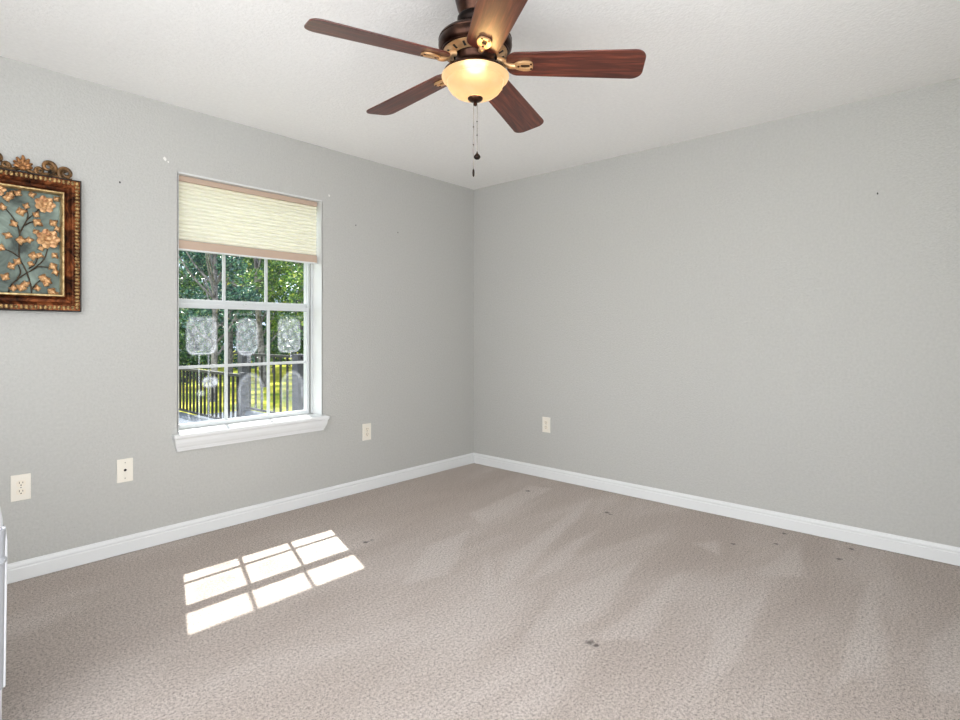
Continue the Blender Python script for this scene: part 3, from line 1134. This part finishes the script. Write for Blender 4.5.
bn = thing('plastic_bin', 'tall white plastic bin with rounded lid at the left edge of the photo', 'storage bin', (-3.600, -1.23, 0.0))
rloft([(0.188, 0.163, 0.03, 0.0), (0.192, 0.167, 0.03, 0.01), (0.194, 0.169, 0.03, 0.205)]).build('base', M['bin_white'], bn, smooth=True)
rloft([(0.196, 0.171, 0.025, 0.205), (0.199, 0.174, 0.025, 0.545)]).build('body', M['bin_grey'], bn, smooth=True)
rloft([(0.199, 0.174, 0.025, 0.543), (0.203, 0.178, 0.026, 0.548), (0.203, 0.178, 0.026, 0.556), (0.199, 0.174, 0.025, 0.562), (0.200, 0.175, 0.025, 0.636)]).build('rim', M['bin_grey'], bn, smooth=True)
for (sx, sy) in ((1, -1), (-1, -1), (1, 1), (-1, 1)):
    MB().tube([(sx * 0.1945, sy * 0.150, 0.205), (sx * 0.1965, sy * 0.151, 0.40), (sx * 0.1980, sy * 0.152, 0.60), (sx * 0.194, sy * 0.150, 0.64)], 0.0055, 10).build('corner_post', M['bin_white'], bn, smooth=True)
rloft([(0.195, 0.170, 0.03, 0.634), (0.195, 0.170, 0.03, 0.66), (0.191, 0.166, 0.035, 0.690), (0.183, 0.158, 0.04, 0.714), (0.170, 0.145, 0.05, 0.730), (0.150, 0.125, 0.05, 0.738)]).build('lid', M['bin_white'], bn, smooth=True)

# ------------------------------------------------------------------ outdoors
struct(MB().box(-9, 7, WT, 0.916, 2.60, 2.72).build('added_eave', M['soffit']), 'added cream eave outside the window, out of view, shading the blind', 'eave')  # unseen eave added, sized to shade the blind and coloured to tint it
GZ = -0.45
struct(MB().add([(-30, 0.3, GZ), (40, 0.3, GZ), (40, 45, GZ), (-30, 45, GZ)], [(0, 1, 2, 3)]).build('lawn', M['lawn']), 'sunlit lawn beyond the railings outside', 'lawn')
dk = MB().box(-5, -0.26, WT, 6.3, GZ, -0.09)
dk.box(-0.26, 0.55, WT, 5.48, GZ, -0.09)
struct(dk.build('patio', M['concrete']), 'grey concrete patio outside the window', 'patio')


def railing(name, label, x, ya, yb, z0, z1, pitch, posts, group):
    t = thing(name, label, 'railing', (x, (ya + yb) / 2, -0.09), group=group)
    yc = (ya + yb) / 2
    zo = 0.09
    MB().box(-0.022, 0.022, ya - yc, yb - yc, z1 - 0.035 + zo, z1 + zo).build('top_rail', M['black_iron'], t)
    MB().box(-0.016, 0.016, ya - yc, yb - yc, z0 + zo, z0 + 0.03 + zo).build('bottom_rail', M['black_iron'], t)
    n = int(abs(yb - ya) / pitch)
    for i in range(1, n):
        y = ya + (yb - ya) * i / n - yc
        MB().box(-0.013, 0.013, y - 0.011, y + 0.011, z0 + 0.03 + zo, z1 - 0.035 + zo).build('picket', M['black_iron'], t)
    for (y, w, zt_) in posts:
        MB().box(-w / 2, w / 2, y - yc - w / 2, y - yc + w / 2, 0, zt_ + zo).build('post', M['dark_post'], t, bevel=0.004)


railing('metal_railing', 'lower black picket railing at the left behind the window', -0.32, 3.80, 6.15, -0.048, 0.618, 0.125, [(6.15, 0.07, 0.64), (3.80, 0.06, 0.64)], 'black railings outside')
railing('metal_railing', 'taller black picket railing at the right behind the window, with thick posts', 0.465, 1.2, 5.40, -0.048, 0.835, 0.185, [(5.40, 0.15, 0.86), (3.73, 0.15, 0.86), (1.2, 0.15, 0.86)], 'black railings outside')


def tree(name, label, x, y, h, crown_r, z_low, nleaf, lsize, mat, seed, lean=0.0, trunk_r=0.13, nclus=16):
    random.seed(seed)
    t = thing(name, label, 'tree' if h > 2.4 else 'bush', (x, y, GZ))
    top = (lean, 0.2, h * 0.86)
    tr = MB()
    mid = (lean * 0.4 + random.uniform(-.15, .15), 0.05, h * 0.45)
    p = bez([(0, 0, -0.05), mid, top], 8)
    tr.tube(p, [trunk_r * (1 - 0.75 * i / len(p)) for i in range(len(p))], 9)
    clus = []
    for k in range(nclus):
        a = random.uniform(0, 2 * PI)
        zz = random.uniform(z_low, h)
        f = clamp(1.15 - abs((zz - (z_low + h) / 2) / (h - z_low)) * 1.1, 0.35, 1)
        rr = crown_r * f * math.sqrt(random.uniform(0.08, 1))
        c = Vector((rr * math.cos(a) + lean * zz / h, rr * math.sin(a), zz))
        clus.append((c, random.uniform(0.45, 0.85) * crown_r * 0.55))
        q = p[int(clamp(zz / h * 0.75) * (len(p) - 1))]
        if h > 2.4:
            tr.tube(bez([q, (q + c) / 2 + Vector((0, 0, -0.15)), c], 5), [trunk_r * 0.35 * (1 - 0.8 * i / 11) for i in range(11)], 6)
    tr.build('trunk', M['bark'], t, smooth=True)
    fo = MB()
    for i in range(nleaf):
        c, r = random.choice(clus)
        d = Vector((random.gauss(0, 1), random.gauss(0, 1), random.gauss(0, 0.8))).normalized() * r * random.uniform(0.35, 1.0) ** 0.6
        pos = c + d
        if pos.z < 0.05:
            pos.z = 0.05 + random.random() * 0.2
        s = lsize * random.uniform(0.55, 1.25)
        u = Vector((random.uniform(-1, 1), random.uniform(-1, 1), random.uniform(-0.6, 0.6))).normalized()
        w = u.cross(Vector((random.uniform(-1, 1), random.uniform(-1, 1), random.uniform(-1, 1)))).normalized()
        nrm = u.cross(w)
        a0 = pos - u * s * 0.5
        a1 = pos + u * s * 0.5
        fo.add([a0, pos + w * s * 0.28 + nrm * s * 0.06, a1, pos - w * s * 0.28 + nrm * s * 0.06], [(0, 1, 2), (0, 2, 3)])
    fo.build('foliage', mat, t, fix=False)
    return t


# tree rows, metres from the camera position: (kind, label, distance, sideways slope, height, crown radius, lowest leaves, leaves, leaf size, material, trunk radius)
FWD, RGT = Vector((math.cos(YAW), math.sin(YAW), 0)), Vector((math.sin(YAW), -math.cos(YAW), 0))
ROWS = [
    ('tree', 'nearest tree, with a pale trunk, behind the left panes of the window', 13.0, -0.478, 6.0, 1.15, 1.9, 4200, 0.15, 'leaf_c', 0.085),
    ('tree', 'yellow tinged tree with a pale trunk behind the middle panes of the window', 16.4, -0.388, 6.6, 1.25, 1.9, 4200, 0.17, 'leaf_b', 0.11),
    ('tree', 'bright green tree behind the right panes of the window', 14.2, -0.280, 6.4, 1.25, 1.7, 4200, 0.17, 'leaf_b', 0.10),
    ('tree', 'dark tree in the second row, at the left edge of the window', 17.6, -0.56, 7.0, 1.5, 1.0, 4200, 0.19, 'leaf_a', 0.13),
    ('tree', 'blue green tree in the second row, just right of the nearest pale trunk', 20.2, -0.45, 7.6, 1.5, 0.9, 4200, 0.20, 'leaf_c', 0.13),
    ('tree', 'dark tree in the second row, behind the bright green tree', 19.6, -0.32, 7.4, 1.5, 0.9, 4200, 0.20, 'leaf_a', 0.13),
    ('tree', 'dark tree in the back row, furthest left in the window', 24.0, -0.58, 8.6, 2.0, 0.3, 4200, 0.27, 'leaf_a', 0.17),
    ('tree', 'blue green tree in the back row, second from the left in the window', 25.0, -0.43, 8.8, 2.0, 0.3, 4200, 0.27, 'leaf_c', 0.17),
    ('tree', 'dark tree in the back row, furthest right in the window', 24.2, -0.27, 8.6, 2.0, 0.3, 4200, 0.27, 'leaf_a', 0.17),
    ('tree', 'large dark tree beyond the back row, left half of the window', 31.0, -0.52, 10.5, 3.0, 0.2, 5000, 0.38, 'leaf_a', 0.22),
    ('tree', 'large dark tree beyond the back row, right half of the window', 31.0, -0.32, 10.5, 3.0, 0.2, 5000, 0.38, 'leaf_a', 0.22),
    ('tree', 'largest dark tree, furthest away in the middle of the window', 39.0, -0.415, 12.0, 3.4, 0.2, 5200, 0.46, 'leaf_a', 0.25),
    ('bush', 'bright green bush on the lawn behind the taller railing', 22.1, -0.372, 2.3, 0.5, 0.2, 1800, 0.12, 'leaf_b', 0.04),
    ('bush', 'dark green bush on the lawn behind the lower railing', 16.6, -0.50, 1.7, 0.75, 0.2, 1900, 0.13, 'leaf_a', 0.04),
]
for n_, (kind, label, d, l, h, cr_, zl, nl, ls_, mt, tr_) in enumerate(ROWS):
    p = cam_o.location + FWD * d + RGT * (d * l)
    tree(kind, label, p.x, p.y, h, cr_, zl, int(nl * 1.5), ls_ * 0.82, M[mt], 30 + n_, 0.1 * (-1) ** n_, tr_, 20 if kind == 'tree' else 10)
